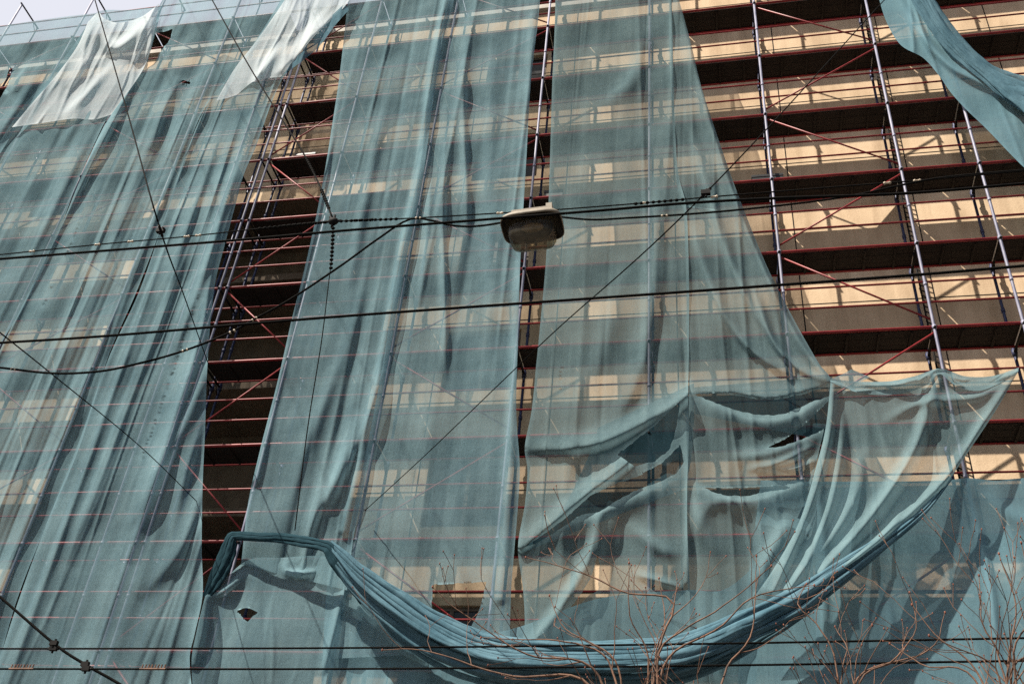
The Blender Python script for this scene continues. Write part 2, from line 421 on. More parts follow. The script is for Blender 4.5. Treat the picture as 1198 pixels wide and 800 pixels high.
# zigzag braces
for (xa, xb, ph) in ((1.22, 3.73, 0), (-6.29, -3.79, 1), (-10.29, -8.45, 0), (-15.29, -12.79, 1), (-20.29, -17.79, 0), (7.7, 10.2, 0)):
    for k, z in enumerate(LV[:11]):
        # each brace climbs one lift below level k
        up = (k+ph) % 2 == 0
        a, c = (xa, xb) if up else (xb, xa)
        m = MB(); m.tube([(a, YO+.045, z-1.86), (c, YO+.045, z-.14)], .018, 6)
        m.build('brace', 'tube_red', sca, True, origin=(a, YO+.045, z-1.86))
# toothed hoist rails beside two bays
for (x, y, z0, z1) in ((3.84, 16.13, 2, 26.5), (-11.15, 15.33, 3, 24)):
    m = MB(); m.tube([(x, y, z0), (x, y, z1)], .018, 6)
    for z in np.arange(z0+.05, z1, .13): m.add([(x, y-.006, z), (x+.085, y-.006, z-.05), (x+.085, y-.006, z-.025), (x, y-.006, z+.03), (x, y+.006, z), (x+.085, y+.006, z-.05), (x+.085, y+.006, z-.025), (x, y+.006, z+.03)], [(0, 1, 2, 3), (7, 6, 5, 4), (0, 4, 5, 1), (1, 5, 6, 2), (2, 6, 7, 3), (3, 7, 4, 0)])
    m.build('toothed_rail', 'dark_metal', sca)

# ------------------------------------------------------------------ netting
def seg_dist(P, line):
    """signed distance (px) from points P(...,2) to polyline, parameter along it, and the nearest point"""
    line = np.asarray(line, float); best = np.full(P.shape[:-1], 1e9); par = np.zeros(P.shape[:-1]); near = np.zeros(P.shape)
    L = np.r_[0, np.cumsum(np.linalg.norm(np.diff(line, axis=0), axis=1))]
    sgn = np.ones(P.shape[:-1])
    for i in range(len(line)-1):
        a = line[i]; d = line[i+1]-a; n2 = d@d+1e-9
        t = np.clip(((P-a)@d)/n2, 0, 1); q = a+t[..., None]*d
        ds = np.linalg.norm(P-q, axis=-1); m = ds < best
        best = np.where(m, ds, best); par = np.where(m, (L[i]+t*(L[i+1]-L[i]))/L[-1], par)
        cr = d[0]*(P[..., 1]-a[1])-d[1]*(P[..., 0]-a[0])
        sgn = np.where(m, np.sign(cr), sgn); near = np.where(m[..., None], q, near)
    return best, sgn, par, near
def inpoly(P, poly):
    poly = np.asarray(poly, float); x, y = P[..., 0], P[..., 1]; c = np.zeros(P.shape[:-1], bool)
    j = len(poly)-1
    for i in range(len(poly)):
        xi, yi = poly[i]; xj, yj = poly[j]
        c ^= ((yi > y) != (yj > y)) & (x < (xj-xi)*(y-yi)/(yj-yi+1e-12)+xi); j = i
    return c
def folds(x, v, rng, amp, wl):
    """loose irregular pleats: x metres across, v 0..1 down; many shallow ones, a few deep"""
    d = np.zeros_like(x); x0, x1 = x.min(), x.max(); n = int((x1-x0)/wl*4.6)+6
    lean = .25*np.sin(rng.uniform(1, 3)*v+rng.uniform(0, 6))
    for i in range(n):
        c = rng.uniform(x0-.3, x1+.3); w = rng.uniform(.018, .105)*(1.9 if rng.random() < .3 else 1); a = 1.35*amp*min(rng.exponential(.55), 2.6)
        a = min(a, w*.95)
        vc, vl = rng.uniform(-.1, 1.1), rng.uniform(.12, .5)
        drift = rng.normal(0, .28)*(v-vc)+rng.normal(0, .05)*np.sin(rng.uniform(4, 11)*v+rng.uniform(0, 6))+lean*.3
        q = (x-c-drift)/w
        env = np.exp(-((v-vc)/vl)**2)
        d += (1 if rng.random() < .72 else -.7)*a*np.exp(-np.abs(q)**1.6)*env
    for w, a in ((1.7, .5), (.8, .28)):
        d += a*amp*np.sin(2*math.pi*x/w+rng.uniform(0, 6)+1.2*np.sin(3*v+rng.uniform(0, 6)))
    return d
def ragged(poly, rng):
    poly = [np.array(p, float) for p in poly]; out = []
    for a, c in zip(poly, poly[1:]+poly[:1]):
        k = max(1, int(np.linalg.norm(c-a)/3.2))
        for i in range(k): out.append(a+(c-a)*i/k+(rng.normal(0, .4, 2) if i else 0))
    return [tuple(p) for p in out]
NETS = 'netting sheets hung on the scaffolding'
def net(label, L, R, Y=15.14, Yb=None, T=None, B=None, nu=60, nv=200, amp=.05, wl=.55, ridges=(), holes=(), seed=1, mat='net', layers=1., hem=(1, 1, 0, 0), name='debris_net', kinks=True, eyelets=()):
    rng = np.random.default_rng(seed)
    Lc, Rc = smooth_line(L, nv), smooth_line(R, nv)
    v = np.linspace(0, 1, nv+1)[:, None]; u = np.linspace(0, 1, nu+1)[None, :]
    # small waver of free edges
    P = Lc[:, None]*(1-u[..., None])+Rc[:, None]*u[..., None]
    if T is not None:
        Tc = smooth_line(T, nu); P += (1-v)[..., None]*(Tc[None]-(Lc[0]*(1-u[0][:, None])+Rc[0]*u[0][:, None])[None])
    if B is not None:
        Bc = smooth_line(B, nu); P += v[..., None]*(Bc[None]-(Lc[-1]*(1-u[0][:, None])+Rc[-1]*u[0][:, None])[None])
    holes = [ragged(h, rng) for h in holes]
    for h in holes:
        ring = list(h)+[h[0]]
        ds, sg, pa, nr = seg_dist(P, ring)
        step = 1.1*max(np.linalg.norm(Rc[0]-Lc[0])/nu, np.linalg.norm(Lc[-1]-Lc[0])/nv)*.62
        P = np.where((ds < step)[..., None], nr, P)
    Yb = Y if Yb is None else Yb
    Yg = Y*(1-v)+Yb*v + 0*u
    W0 = at(P[..., 0], P[..., 1], Yg)
    xw = W0[..., 0]
    d = folds(xw, v+0*u, rng, amp, wl)
    lay = np.full(P.shape[:2], layers)
    if kinks:   # cloth rests on the guard rails and ledgers: slight tension bands
        zz = W0[..., 2]
        d += .022*np.cos(2*math.pi*(zz-1.3)/2.)*np.sin(xw*2.1+seed)
    for rd in ridges:
        line, wa, wb, am = rd[:4]; ends = rd[4] if len(rd) > 4 else (0, 0)
        ln = smooth_line(line, 40)
        ds, sg, pa, nr = seg_dist(P, ln)
        w = np.where(sg < 0, wa, wb)
        tap = np.where(pa < .5, ends[0]+(1-ends[0])*np.sin(np.clip(pa*2, 0, 1)*math.pi/2), ends[1]+(1-ends[1])*np.sin(np.clip((1-pa)*2, 0, 1)*math.pi/2))
        g = np.exp(-(ds/w)**2)*tap
        d += am*g
        lay += .5*np.exp(-(ds/(min(wa, wb)*.7))**2)*tap
    e = .018
    mw = 1.0
    if hem[0]: lay += mw*np.exp(-(u/e)**2)
    if hem[1]: lay += mw*np.exp(-((1-u)/e)**2)
    if hem[2]: lay += mw*np.exp(-(v/.008)**2)
    if hem[3]: lay += mw*np.exp(-((1-v)/.008)**2)
    for h in holes:
        ds = seg_dist(P, list(h)+[h[0]])[0]; lay += .45*np.exp(-(ds/1.8)**2)
    for (line, gap) in eyelets:
        ln = smooth_line(line, 60); Ld = np.linalg.norm(np.diff(ln, axis=0), axis=1).sum()
        ds, sg, pa, nr = seg_dist(P, ln); lay += .35*np.exp(-(ds/5.)**2)
        for k in np.arange(0, 1, gap/Ld):
            c = np.array([np.interp(k, np.linspace(0, 1, 61), ln[:, q]) for q in (0, 1)])+rng.normal(0, .6, 2)
            if rng.random() < .2: continue
            e = ((P[..., 0]-c[0])/2.1)**2+((P[..., 1]-c[1])/1.3)**2
            lay *= 1-.93*np.exp(-e)
    V = at(P[..., 0], P[..., 1], np.minimum(Yg-d, YO-.03 if mat != 'inner' else 99))
    n1 = nu+1
    idx = np.arange((nv+1)*n1).reshape(nv+1, n1)
    Fq = np.stack([idx[:-1, :-1], idx[1:, :-1], idx[1:, 1:], idx[:-1, 1:]], -1).reshape(-1, 4)
    pc = (P[:-1, :-1]+P[1:, :-1]+P[1:, 1:]+P[:-1, 1:])/4
    keep = np.ones(pc.shape[:2], bool)
    for h in holes: keep &= ~inpoly(pc, h)
    Fq = Fq[keep.reshape(-1)]
    return finish_net(V.reshape(-1, 3), Fq, lay.reshape(-1), name, mat, label)
def finish_net(V, Fq, lay, name, mat, label, cat='netting', group=NETS, parent=None):
    base = np.array([V[:, 0].mean(), V[:, 1].mean(), V[:, 2].min()])
    me = bpy.data.meshes.new(name); me.from_pydata((V-base).tolist(), [], Fq.tolist()); me.update()
    me.polygons.foreach_set('use_smooth', [True]*len(me.polygons))
    a = me.attributes.new('layers', 'FLOAT', 'POINT'); a.data.foreach_set('value', np.asarray(lay, np.float32))
    me.materials.append(MT[mat]); o = bpy.data.objects.new(name, me); COL.objects.link(o); o.location = Vector(base.tolist())
    return tag(o, label, cat, group)

# --- left block
S0 = [(150, -25), (105, 35), (78, 69), (52, 100), (29, 128), (0, 172), (-70, 290), (-160, 450), (-260, 640), (-330, 800)]
S1 = [(215, -25), (187, 8), (169, 78), (132, 133), (114, 165), (92, 217), (70, 270), (27, 358), (0, 412), (-60, 540), (-120, 690), (-165, 815)]
def slit(pts, base, rel): return [(x+base+rel[i % len(rel)], y) for i, (x, y) in enumerate(pts)]
S2 = [(345, -25), (308, 36), (284, 72), (237, 135), (200, 236), (165, 338), (128, 419), (91, 523), (51, 624), (20, 710), (-15, 820)]
G0 = [(420, -25), (398, 12), (370, 40), (345, 70), (328, 97), (316, 125), (300, 170), (285, 205), (274, 245), (262, 290), (252, 330), (246, 380), (242, 440), (240, 500), (237, 570), (236, 640), (237, 695), (228, 740), (222, 770), (226, 820)]
off = lambda pts, dx, dy=0: [(x+dx, y+dy) for x, y in pts]
net('teal netting strip at the far left beyond the pale sheet, rising above the roof edge',
    [(-190, 62), (-230, 140), (-300, 300), (-420, 520), (-520, 800)], [(118, 15)]+off(S0, 5)[1:], Y=15.12, T=[(-190, 62), (0, 31), (60, 22), (118, 15)], nu=60, amp=.05, seed=3,
    holes=[[(-6, 108), (6, 95), (12, 78), (15, 80), (8, 102), (-2, 118)]],
    ridges=[([(60, 60), (20, 125), (-20, 185)], 7, 14, .16), ([(40, 70), (0, 120)], 9, 5, .1)])
net('teal netting strip hanging under the pale sheet at the top left',
    off(S0, -4)[1:], slit(S1, 0, (3, 3, 0, -3, -2, -3, -1, 1, -4, -3, 2, 2))[1:], Y=15.15, T=[(101, 35), (115, 14), (150, 12), (190, 8)], nu=60, amp=.05, seed=4,
    ridges=[([(150, 60), (95, 135), (60, 190)], 10, 5, .13), ([(110, 130), (70, 220), (30, 320)], 12, 7, .1), ([(60, 170), (20, 260), (-20, 330)], 10, 10, .08)])
net('pale doubled netting sheet bunched over the top rail against the sky',
    [(103, 26), (90, 55), (66, 88), (40, 118), (14, 149)], [(186, 5), (180, 40), (170, 76), (150, 108), (131, 134)], Y=15.05, T=[(103, 26), (115, 15), (122, 22), (140, 27), (165, 20), (186, 5)],
    B=[(14, 149), (50, 144), (85, 139), (110, 140), (131, 134)], nu=80, nv=110, amp=.055, wl=.5, seed=5, mat='net_pale', hem=(1, 1, 1, 1),
    ridges=[([(116, 16), (125, 45), (140, 52), (162, 35), (184, 8)], 6, 9, .14), ([(116, 16), (128, 56), (150, 46), (182, 12)], 5, 7, .10), ([(115, 20), (112, 45), (100, 75), (80, 105)], 4, 6, .10), ([(113, 20), (100, 50), (92, 90)], 3, 5, .09),
            ([(184, 8), (168, 45), (155, 75)], 5, 6, .12), ([(135, 70), (105, 105), (70, 140)], 6, 4, .1), ([(180, 20), (176, 50), (168, 75)], 3, 5, .16)])
net('teal netting strip with a small dark tear, right of the pale bunched sheet',
    off(S1, -1), slit(S2, 0, (4, 3, 1, -2, 0, -4, -2, 2, -1, -3, 2)), Y=15.13, nu=110, nv=380, amp=.06, wl=.5, seed=6, eyelets=[([(92, 262), (76, 300)], 5), ([(60, 338), (50, 358)], 5)],
    holes=[[(181, 40), (202, 34), (200, 44), (190, 58), (180, 75), (172, 80), (175, 60)], [(213, 94), (223, 96), (222, 99), (212, 97)]],
    ridges=[([(210, 88), (190, 130), (175, 180)], 6, 9, .15), ([(165, 85), (132, 140), (105, 190), (80, 240)], 7, 4, .16), ([(230, 90), (205, 150), (190, 220)], 9, 9, .08), ([(190, 120), (160, 210), (120, 320), (80, 430)], 14, 9, .10), ([(120, 300), (80, 400), (30, 520)], 16, 12, .10), ([(60, 470), (20, 560), (-20, 640)], 16, 16, .1)])
net('teal netting strip with deep vertical folds along the left of the dark gap',
    off(S2, -1), G0, Y=15.10, Yb=14.72, nu=150, nv=420, amp=.055, wl=.5, seed=8, eyelets=[([(234, 340), (217, 390), (201, 438), (183, 490), (167, 534)], 5)],
    ridges=[([(318, 125), (290, 190), (268, 250), (245, 330), (232, 400), (205, 480), (165, 590), (140, 620)], 7, 12, .26), ([(300, 140), (268, 220), (240, 310), (215, 380), (190, 450)], 6, 9, .17), ([(262, 140), (235, 220), (205, 310), (180, 400)], 6, 10, .14), ([(280, 130), (250, 230), (222, 320)], 5, 7, .13),
            ([(250, 400), (225, 470), (180, 570), (152, 660)], 10, 16, .24), ([(240, 470), (215, 560), (195, 640)], 8, 12, .15), ([(236, 560), (210, 640), (160, 700)], 10, 16, .12), ([(150, 470), (120, 560), (80, 660)], 16, 10, .10)])
net('pale doubled netting sheet with ragged lower edge draped beside the top of the dark gap',
    [(352, -30), (330, 5), (300, 48), (275, 80), (253, 118)], [(428, -30), (403, 8), (370, 40), (345, 70), (329, 90)], Y=14.98, B=[(253, 118), (275, 112), (284, 105), (296, 96), (312, 92), (329, 90)], nu=70, nv=110, amp=.06, wl=.45, seed=9, mat='net_pale', hem=(1, 1, 0, 1),
    ridges=[([(405, 5), (370, 38), (340, 72), (318, 90)], 4, 5, .16), ([(330, 50), (305, 85), (290, 105)], 6, 4, .14), ([(395, 0), (360, 40), (330, 75)], 5, 5, .1)])
net('narrow rope of gathered blue netting slanting along the top of the dark gap',
    [(404, 4), (385, 22), (362, 50), (340, 75)], [(408, 12), (392, 30), (370, 58), (332, 88)], Y=14.95, nu=14, nv=50, amp=.03, wl=.1, seed=10, mat='net_dense', layers=1.)

# --- centre block
A_L = [(410, -30), (405, 20), (397, 90), (388, 150), (380, 200), (368, 262), (354, 324), (341, 375), (324, 449), (304, 527), (290, 590), (282, 660)]
SEAM = [(533, -30), (528, 0), (515, 50), (505, 110), (497, 170), (488, 230), (478, 275), (465, 340), (450, 430), (432, 525), (412, 620), (403, 690)]
net('teal netting strip right of the dark gap, ending behind the rolled net edge',
    A_L, off(SEAM, 3), Y=15.12, nu=100, nv=280, amp=.055, wl=.55, seed=12,
    ridges=[([(522, 0), (505, 80), (490, 200), (468, 300), (450, 400), (425, 520), (402, 620)], 9, 4, .17, (1, .6)), ([(470, 60), (440, 170), (415, 300), (400, 400)], 8, 8, .09), ([(398, 100), (380, 200), (350, 340), (325, 450), (300, 560)], 5, 7, .1, (.3, 1)),
            ([(420, 480), (390, 560), (350, 640)], 7, 10, .15), ([(450, 430), (420, 510), (385, 590), (370, 640)], 6, 9, .14), ([(430, 300), (405, 400), (360, 520), (330, 620)], 9, 10, .08)])
B_R = [(634, -30), (630, 20), (625, 60), (620, 110), (615, 200), (609, 300), (606, 395), (604, 480), (608, 545), (606, 590), (602, 640), (598, 690), (596, 760)]
HOLE = [(506, 684), (569, 680), (566, 695), (560, 715), (551, 733), (535, 738), (504, 736)]
net('teal netting strip with a square torn hole low down, left of the narrow slit',
    off(SEAM, -3)[:-1]+[(398, 700), (390, 770)], B_R, Y=15.15, nu=120, nv=380, amp=.05, wl=.6, seed=13, holes=[HOLE],
    ridges=[([(527, 0), (510, 90), (497, 190), (480, 280), (462, 380), (440, 490), (415, 620)], 4, 8, .12, (1, .6)), ([(545, 30), (542, 120), (545, 220), (548, 300)], 5, 6, .13), ([(522, 120), (518, 250), (520, 350), (522, 460)], 4, 5, .12), ([(505, 170), (500, 260), (490, 360)], 5, 6, .08),
            ([(622, 20), (613, 200), (603, 400), (595, 560), (585, 700)], 6, 6, .07, (.6, .8)), ([(575, 20), (572, 200), (570, 400)], 10, 10, .05)])
C_L = [(650, -30), (649, 30), (646, 100), (643, 200), (639, 300), (631, 390), (627, 430), (622, 480), (614, 522), (617, 550), (614, 590), (606, 640), (612, 690), (613, 740), (600, 765)]
C_M = [(783, -30), (785, 50), (787, 130), (791, 200), (801, 245), (804, 330), (804, 400), (803, 462), (804, 512), (802, 565), (802, 620), (805, 690), (806, 770)]
H1 = [(722, 532), (742, 516), (766, 498), (784, 480), (796, 468), (793, 490), (789, 510), (783, 526), (766, 540), (742, 545)]
H2 = [(612, 640), (640, 622), (664, 604), (690, 580), (720, 566), (748, 556), (776, 540), (796, 520), (800, 540), (792, 553), (770, 564), (742, 574), (720, 586), (702, 598), (680, 602), (650, 622), (630, 634)]
H2b = [(628, 746), (650, 728), (672, 705), (690, 678), (700, 648), (701, 664), (700, 690), (690, 695), (668, 718), (645, 744)]
net('teal netting strip right of the slit, pulled into big diagonal folds and torn',
    C_L, off(C_M, 2), Y=15.12, Yb=15.02, nu=150, nv=520, amp=.045, wl=.65, seed=14, mat='net_dark', eyelets=[([(657, 430), (655, 462)], 5)], holes=[H1, H2, H2b],
    ridges=[([(620, 524), (660, 524), (700, 518), (735, 503), (770, 483), (802, 462)], 12, 7, .24, (.2, .5)), ([(610, 640), (650, 608), (690, 575), (730, 545), (770, 505), (803, 464)], 11, 5, .26, (.4, .5)),
            ([(770, 150), (768, 260), (762, 370), (742, 450), (718, 490), (690, 512)], 10, 12, .16), ([(672, 200), (668, 300), (660, 400)], 10, 10, .06), ([(760, 30), (740, 90), (700, 130)], 12, 8, .1), ([(730, 300), (700, 420), (660, 480)], 14, 14, .06),
            ([(703, 600), (690, 650), (660, 705), (625, 750)], 14, 7, .26, (.5, .6)), ([(610, 645), (660, 618), (700, 602), (740, 584), (800, 560)], 6, 14, .10), ([(800, 650), (770, 640), (735, 610)], 9, 9, .09), ([(803, 465), (806, 560), (803, 680)], 5, 5, .1, (.6, .6)),
            ([(750, 560), (775, 552), (800, 530)], 4, 4, .1), ([(740, 670), (780, 682), (803, 690)], 5, 5, .12)])
net('added dark navy sheet standing for shade inside the upper slit beside the tie',
    [(812, 453), (813, 484)], [(974, 440), (970, 516)], Y=15.226, nu=60, nv=24, amp=.01, wl=.5, seed=72, mat='net_roll_shade', layers=.55, hem=(0, 0, 0, 0), kinks=False)  # added sheet, its near-black colour stands in for shade behind the slits
net('narrow added dark sheet standing for shade in the lower slit of the swagged sheet',
    [(814, 564), (816, 586)], [(944, 560), (942, 584)], Y=15.226, nu=60, nv=14, amp=.01, wl=.5, seed=73, mat='net_roll_shade', layers=.55, hem=(0, 0, 0, 0), kinks=False)  # added strip, dark colour replaces the shade on the hem below the slit
net('added dark navy sheet as shade in the curved tear under the big diagonal folds',
    [(700, 500), (690, 530), (655, 600), (606, 648)], [(812, 448), (812, 490), (808, 540), (800, 572)], Y=15.226, nu=60, nv=60, amp=.012, wl=.5, seed=71, mat='net_roll_shade', layers=.62, hem=(0, 0, 0, 0), kinks=False)  # added sheet, painted dark to give the tear its shaded inside
C_R = [(786, -30), (797, 10), (808, 50), (820, 100), (836, 150), (855, 205), (870, 245), (888, 290), (905, 328), (935, 385), (958, 425), (972, 445), (968, 480), (960, 520), (944, 580), (915, 640), (880, 700), (845, 770)]
H3 = [(813, 461), (836, 460), (858, 462), (885, 467), (910, 467), (940, 461), (968, 452), (972, 462), (950, 470), (925, 481), (905, 486), (885, 485), (862, 480), (838, 472)]
H4 = [(897, 524), (918, 514), (944, 494), (970, 468), (969, 488), (962, 503), (940, 513), (915, 522)]
H5 = [(822, 570), (850, 571), (880, 570), (905, 568), (920, 568), (925, 571), (898, 575), (874, 580), (852, 580), (836, 576)]
C_L2 = [(783, -30), (783, 50), (786, 130), (790, 200), (797, 240), (800, 245), (803, 330), (804, 400), (806, 462), (805, 512), (803, 565), (802, 620), (805, 690), (806, 770)]
net('teal netting sheet sagging in swags beside the open scaffolding, torn in long slits',
    C_L2, C_R, Y=15.13, Yb=14.98, nu=150, nv=440, amp=.035, wl=.5, seed=15, mat='net_dark', holes=[H3, H4, H5],
    ridges=[([(795, 10), (818, 100), (850, 205), (885, 295), (930, 390), (970, 446)], 4, 7, .16, (.4, .8)), ([(800, 120), (830, 230), (865, 330), (915, 410), (968, 446)], 7, 5, .13), ([(805, 240), (830, 330), (870, 400), (925, 438), (968, 447)], 9, 5, .15),
            ([(880, 330), (905, 400), (935, 432), (968, 446)], 4, 4, .14), ([(810, 458), (860, 459), (905, 465), (965, 450)], 11, 4, .13, (.4, .4)), ([(812, 464), (850, 482), (890, 493), (930, 487), (972, 460)], 5, 14, .13, (.3, .5)),
            ([(850, 535), (900, 530), (945, 514), (968, 500)], 7, 10, .13), ([(870, 550), (915, 540), (955, 520)], 5, 5, .13), ([(890, 550), (930, 548), (960, 535)], 4, 4, .1), ([(805, 565), (850, 585), (890, 584), (945, 565)], 5, 16, .10, (.3, .3)),
            ([(805, 640), (830, 590), (880, 582)], 14, 10, .06), ([(880, 690), (905, 640), (930, 600)], 8, 12, .12), ([(825, 150), (840, 260), (850, 340)], 10, 10, .06), ([(803, 566), (825, 620), (850, 660)], 10, 10, .07)])

# --- loose sheet hanging over the open bay, and the swag
D_T = [(972, 445), (1000, 447), (1040, 446), (1070, 440), (1100, 432), (1130, 440), (1160, 440), (1192, 433)]
net('blue grey netting sheet slung below the open scaffolding bay, gathered into the long swag',
    [(972, 445), (966, 500), (955, 545), (935, 610), (905, 665), (870, 715)], [(1192, 433), (1165, 480), (1135, 525), (1110, 562), (1075, 610), (1020, 655), (965, 700)], Y=14.95, Yb=14.78, T=D_T, nu=130, nv=190, amp=.025, wl=.6, seed=17, mat='net_dark', layers=1.15, hem=(1, 1, 1, 0), kinks=False,
    ridges=[([(975, 450), (968, 520), (945, 600), (905, 690)], 6, 9, .26, (.5, 1)), ([(985, 470), (982, 540), (965, 610), (925, 690)], 7, 8, .2, (0, 1)), ([(1100, 434), (1085, 480), (1072, 520), (1050, 560), (1010, 615), (960, 670)], 9, 7, .22, (.3, 1)), ([(1010, 520), (1000, 580), (965, 640), (920, 690)], 8, 8, .14, (0, 1)),
            ([(1190, 435), (1150, 495), (1110, 555), (1060, 605), (990, 660)], 5, 6, .16, (.4, 1)), ([(1188, 436), (1150, 462), (1110, 468), (1080, 470), (1030, 495)], 6, 6, .10), ([(1060, 590), (1030, 630), (980, 670)], 5, 5, .16, (0, 1))])
net('sagging double hem of netting tied between two posts along the top of the slung sheet',
    [(970, 443), (972, 446)], [(1192, 430), (1190, 437)], Y=14.86, T=[(970, 443), (1000, 446), (1040, 446), (1070, 440), (1100, 431), (1130, 441), (1160, 440), (1192, 430)],
    B=[(972, 447), (1000, 458), (1035, 462), (1065, 458), (1088, 448), (1100, 438), (1120, 452), (1145, 457), (1170, 448), (1190, 437)], nu=120, nv=14, amp=.03, wl=.5, seed=18, mat='net_dark', layers=2.0, hem=(1, 1, 1, 1), kinks=False,
    ridges=[([(1000, 450), (1050, 450), (1095, 437)], 3, 3, .08)])
net('small teal scrap of netting knotted to the tie above the slung sheet',
    [(972, 443), (985, 438), (996, 432)], [(974, 445), (1002, 447), (1018, 441)], Y=14.9, nu=20, nv=30, amp=.03, wl=.2, seed=19, layers=1.2)
# --- lower blue nets
net('blue netting across the lower right behind the bare twigs',
    [(890, 562), (880, 640), (870, 720), (860, 840)], [(1330, 552), (1345, 640), (1365, 740), (1385, 850)], Y=15.2, T=[(890, 562), (960, 563), (1040, 563), (1100, 562), (1133, 559), (1165, 562), (1198, 559), (1330, 552)], nu=140, nv=120, amp=.022, wl=.8, seed=21, mat='net_blue', hem=(0, 0, 1, 0),
    ridges=[([(1133, 560), (1145, 620), (1160, 690), (1170, 800)], 4, 4, .05), ([(1036, 700), (1050, 760), (1056, 800)], 4, 4, .05), ([(1133, 560), (1180, 600), (1240, 625)], 10, 10, .04)])
net('blue netting across the bottom centre behind the thick sagging rope',
    [(385, 660), (380, 720), (374, 840)], [(905, 560), (895, 640), (880, 840)], Y=15.21, T=[(385, 660), (440, 715), (520, 745), (600, 735), (700, 700), (800, 690), (850, 688), (905, 640)], nu=150, nv=90, amp=.03, wl=.7, seed=22, mat='net_blue', hem=(1, 0, 1, 0))
net('blue netting at the bottom left below the rolled edge, with a dark torn hole',
    [(240, 697), (230, 738), (224, 775), (228, 830)], [(408, 655), (398, 720), (385, 780), (375, 830)], Y=15.12, T=[(240, 697), (258, 682), (290, 655), (330, 652), (372, 650), (408, 655)], nu=100, nv=120, amp=.025, wl=.6, seed=23, layers=1.35, hem=(1, 1, 1, 0),
    holes=[[(277, 714), (285, 711), (296, 713), (302, 716), (296, 720), (290, 727), (285, 723)]],
    ridges=[([(241, 697), (262, 690), (290, 665)], 5, 8, .12), ([(241, 699), (236, 740), (228, 775)], 5, 7, .16, (.5, .5)), ([(400, 690), (390, 740), (378, 790)], 4, 6, .12), ([(330, 655), (340, 670), (375, 668)], 4, 5, .1)])
# --- the swag: a closed rope of pleated net
def swag(label, path, Y0, depth, seed, n=260, m=72, pleats=(9, 17), mat='net_dense', layers=1., twist=1.):
    rng = np.random.default_rng(seed)
    P = smooth_line([p[:2] for p in path], n); hw0 = np.array([p[2] for p in path], float); yy0 = np.array([p[3] if len(p) > 3 else Y0 for p in path], float)
    src = np.array([p[:2] for p in path], float); sl = np.r_[0, np.cumsum(np.linalg.norm(np.diff(src, axis=0), axis=1))]; sl /= sl[-1]
    s = np.linspace(0, 1, n+1); hw = np.interp(s, sl, hw0); yy = np.interp(s, sl, yy0)
    T = np.gradient(P, axis=0); T /= np.linalg.norm(T, axis=1)[:, None]; N = np.stack([-T[:, 1], T[:, 0]], 1)
    S = s; AV, AF, n0 = [], [], 0
    ns = pleats[0]; mm = 22
    th = np.linspace(0, 2*math.pi, mm, endpoint=False)[None, :]
    offs = np.linspace(-.86, .86, ns)+rng.normal(0, .05, ns)
    for q, o0 in enumerate(offs):
        ph = rng.uniform(0, 6.28, 6)
        off_ = o0+.20*np.sin(rng.uniform(3, 7)*S+ph[0])+.07*np.sin(rng.uniform(14, 24)*S+ph[1])
        wd = (1.9/ns)*rng.uniform(.75, 1.5)*(1+.25*np.sin(rng.uniform(5, 11)*S+ph[2]))
        pr_ = np.sqrt(np.clip(1-np.clip(np.abs(off_), 0, 1)**2, .02, 1))
        dy = depth*(hw/62.)*(.75*pr_+.22*np.sin(rng.uniform(4, 9)*S+ph[3]))
        r = 1+.30*np.abs(np.sin(1.5*th+3*S[:, None]*rng.uniform(-2, 2)+ph[4]))+.07*np.sin(5*th+40*S[:, None]+ph[5])+.06*np.sin(3*th-75*S[:, None]+ph[0])+.05*np.sin(2*th+130*S[:, None]+ph[1])
        o1 = hw[:, None]*(off_[:, None]+wd[:, None]*np.cos(th)*r); o2 = dy[:, None]+depth*(hw[:, None]/62.)*wd[:, None]*.85*np.sin(th)*r
        px = P[:, None, :]+o1[..., None]*N[:, None, :]
        AV.append(at(px[..., 0], px[..., 1], yy[:, None]-o2).reshape(-1, 3))
        idx = np.arange((n+1)*mm).reshape(n+1, mm)+n0; n0 += (n+1)*mm
        AF.append(np.stack([idx[:-1], idx[1:], np.roll(idx[1:], -1, 1), np.roll(idx[:-1], -1, 1)], -1).reshape(-1, 4))
    V = np.vstack(AV); Fq = np.vstack(AF)
    lay = layers*(.75+.7*RNG.random(len(V)))
    return finish_net(V, Fq, lay, 'netting_swag', mat, label, group='gathered ropes of netting')
swag('long thick rope of gathered blue netting sagging across the bottom like a hammock',
     [(384, 636, 6, 14.72), (398, 652, 10, 14.7), (420, 676, 14, 14.7), (460, 708, 18, 14.7), (510, 742, 20, 14.7), (570, 765, 20, 14.7), (640, 772, 21, 14.7), (720, 773, 21, 14.7), (800, 764, 20, 14.7), (870, 734, 20, 14.7), (930, 705, 19, 14.72), (985, 668, 14, 14.75), (1035, 633, 9, 14.78), (1080, 596, 6, 14.8), (1112, 558, 3, 14.84)], 14.7, .9, 31, n=220, pleats=(14, 17))
swag('slimmer rope of blue netting hanging just under the thick sagging one',
     [(436, 704, 5, 14.9), (470, 738, 11, 14.86), (530, 770, 13, 14.84), (600, 790, 13, 14.84), (680, 798, 12, 14.84), (760, 795, 11, 14.84), (840, 772, 10, 14.85), (905, 738, 7, 14.86), (960, 702, 4, 14.88)], 14.8, .6, 33, n=180, pleats=(8, 13))
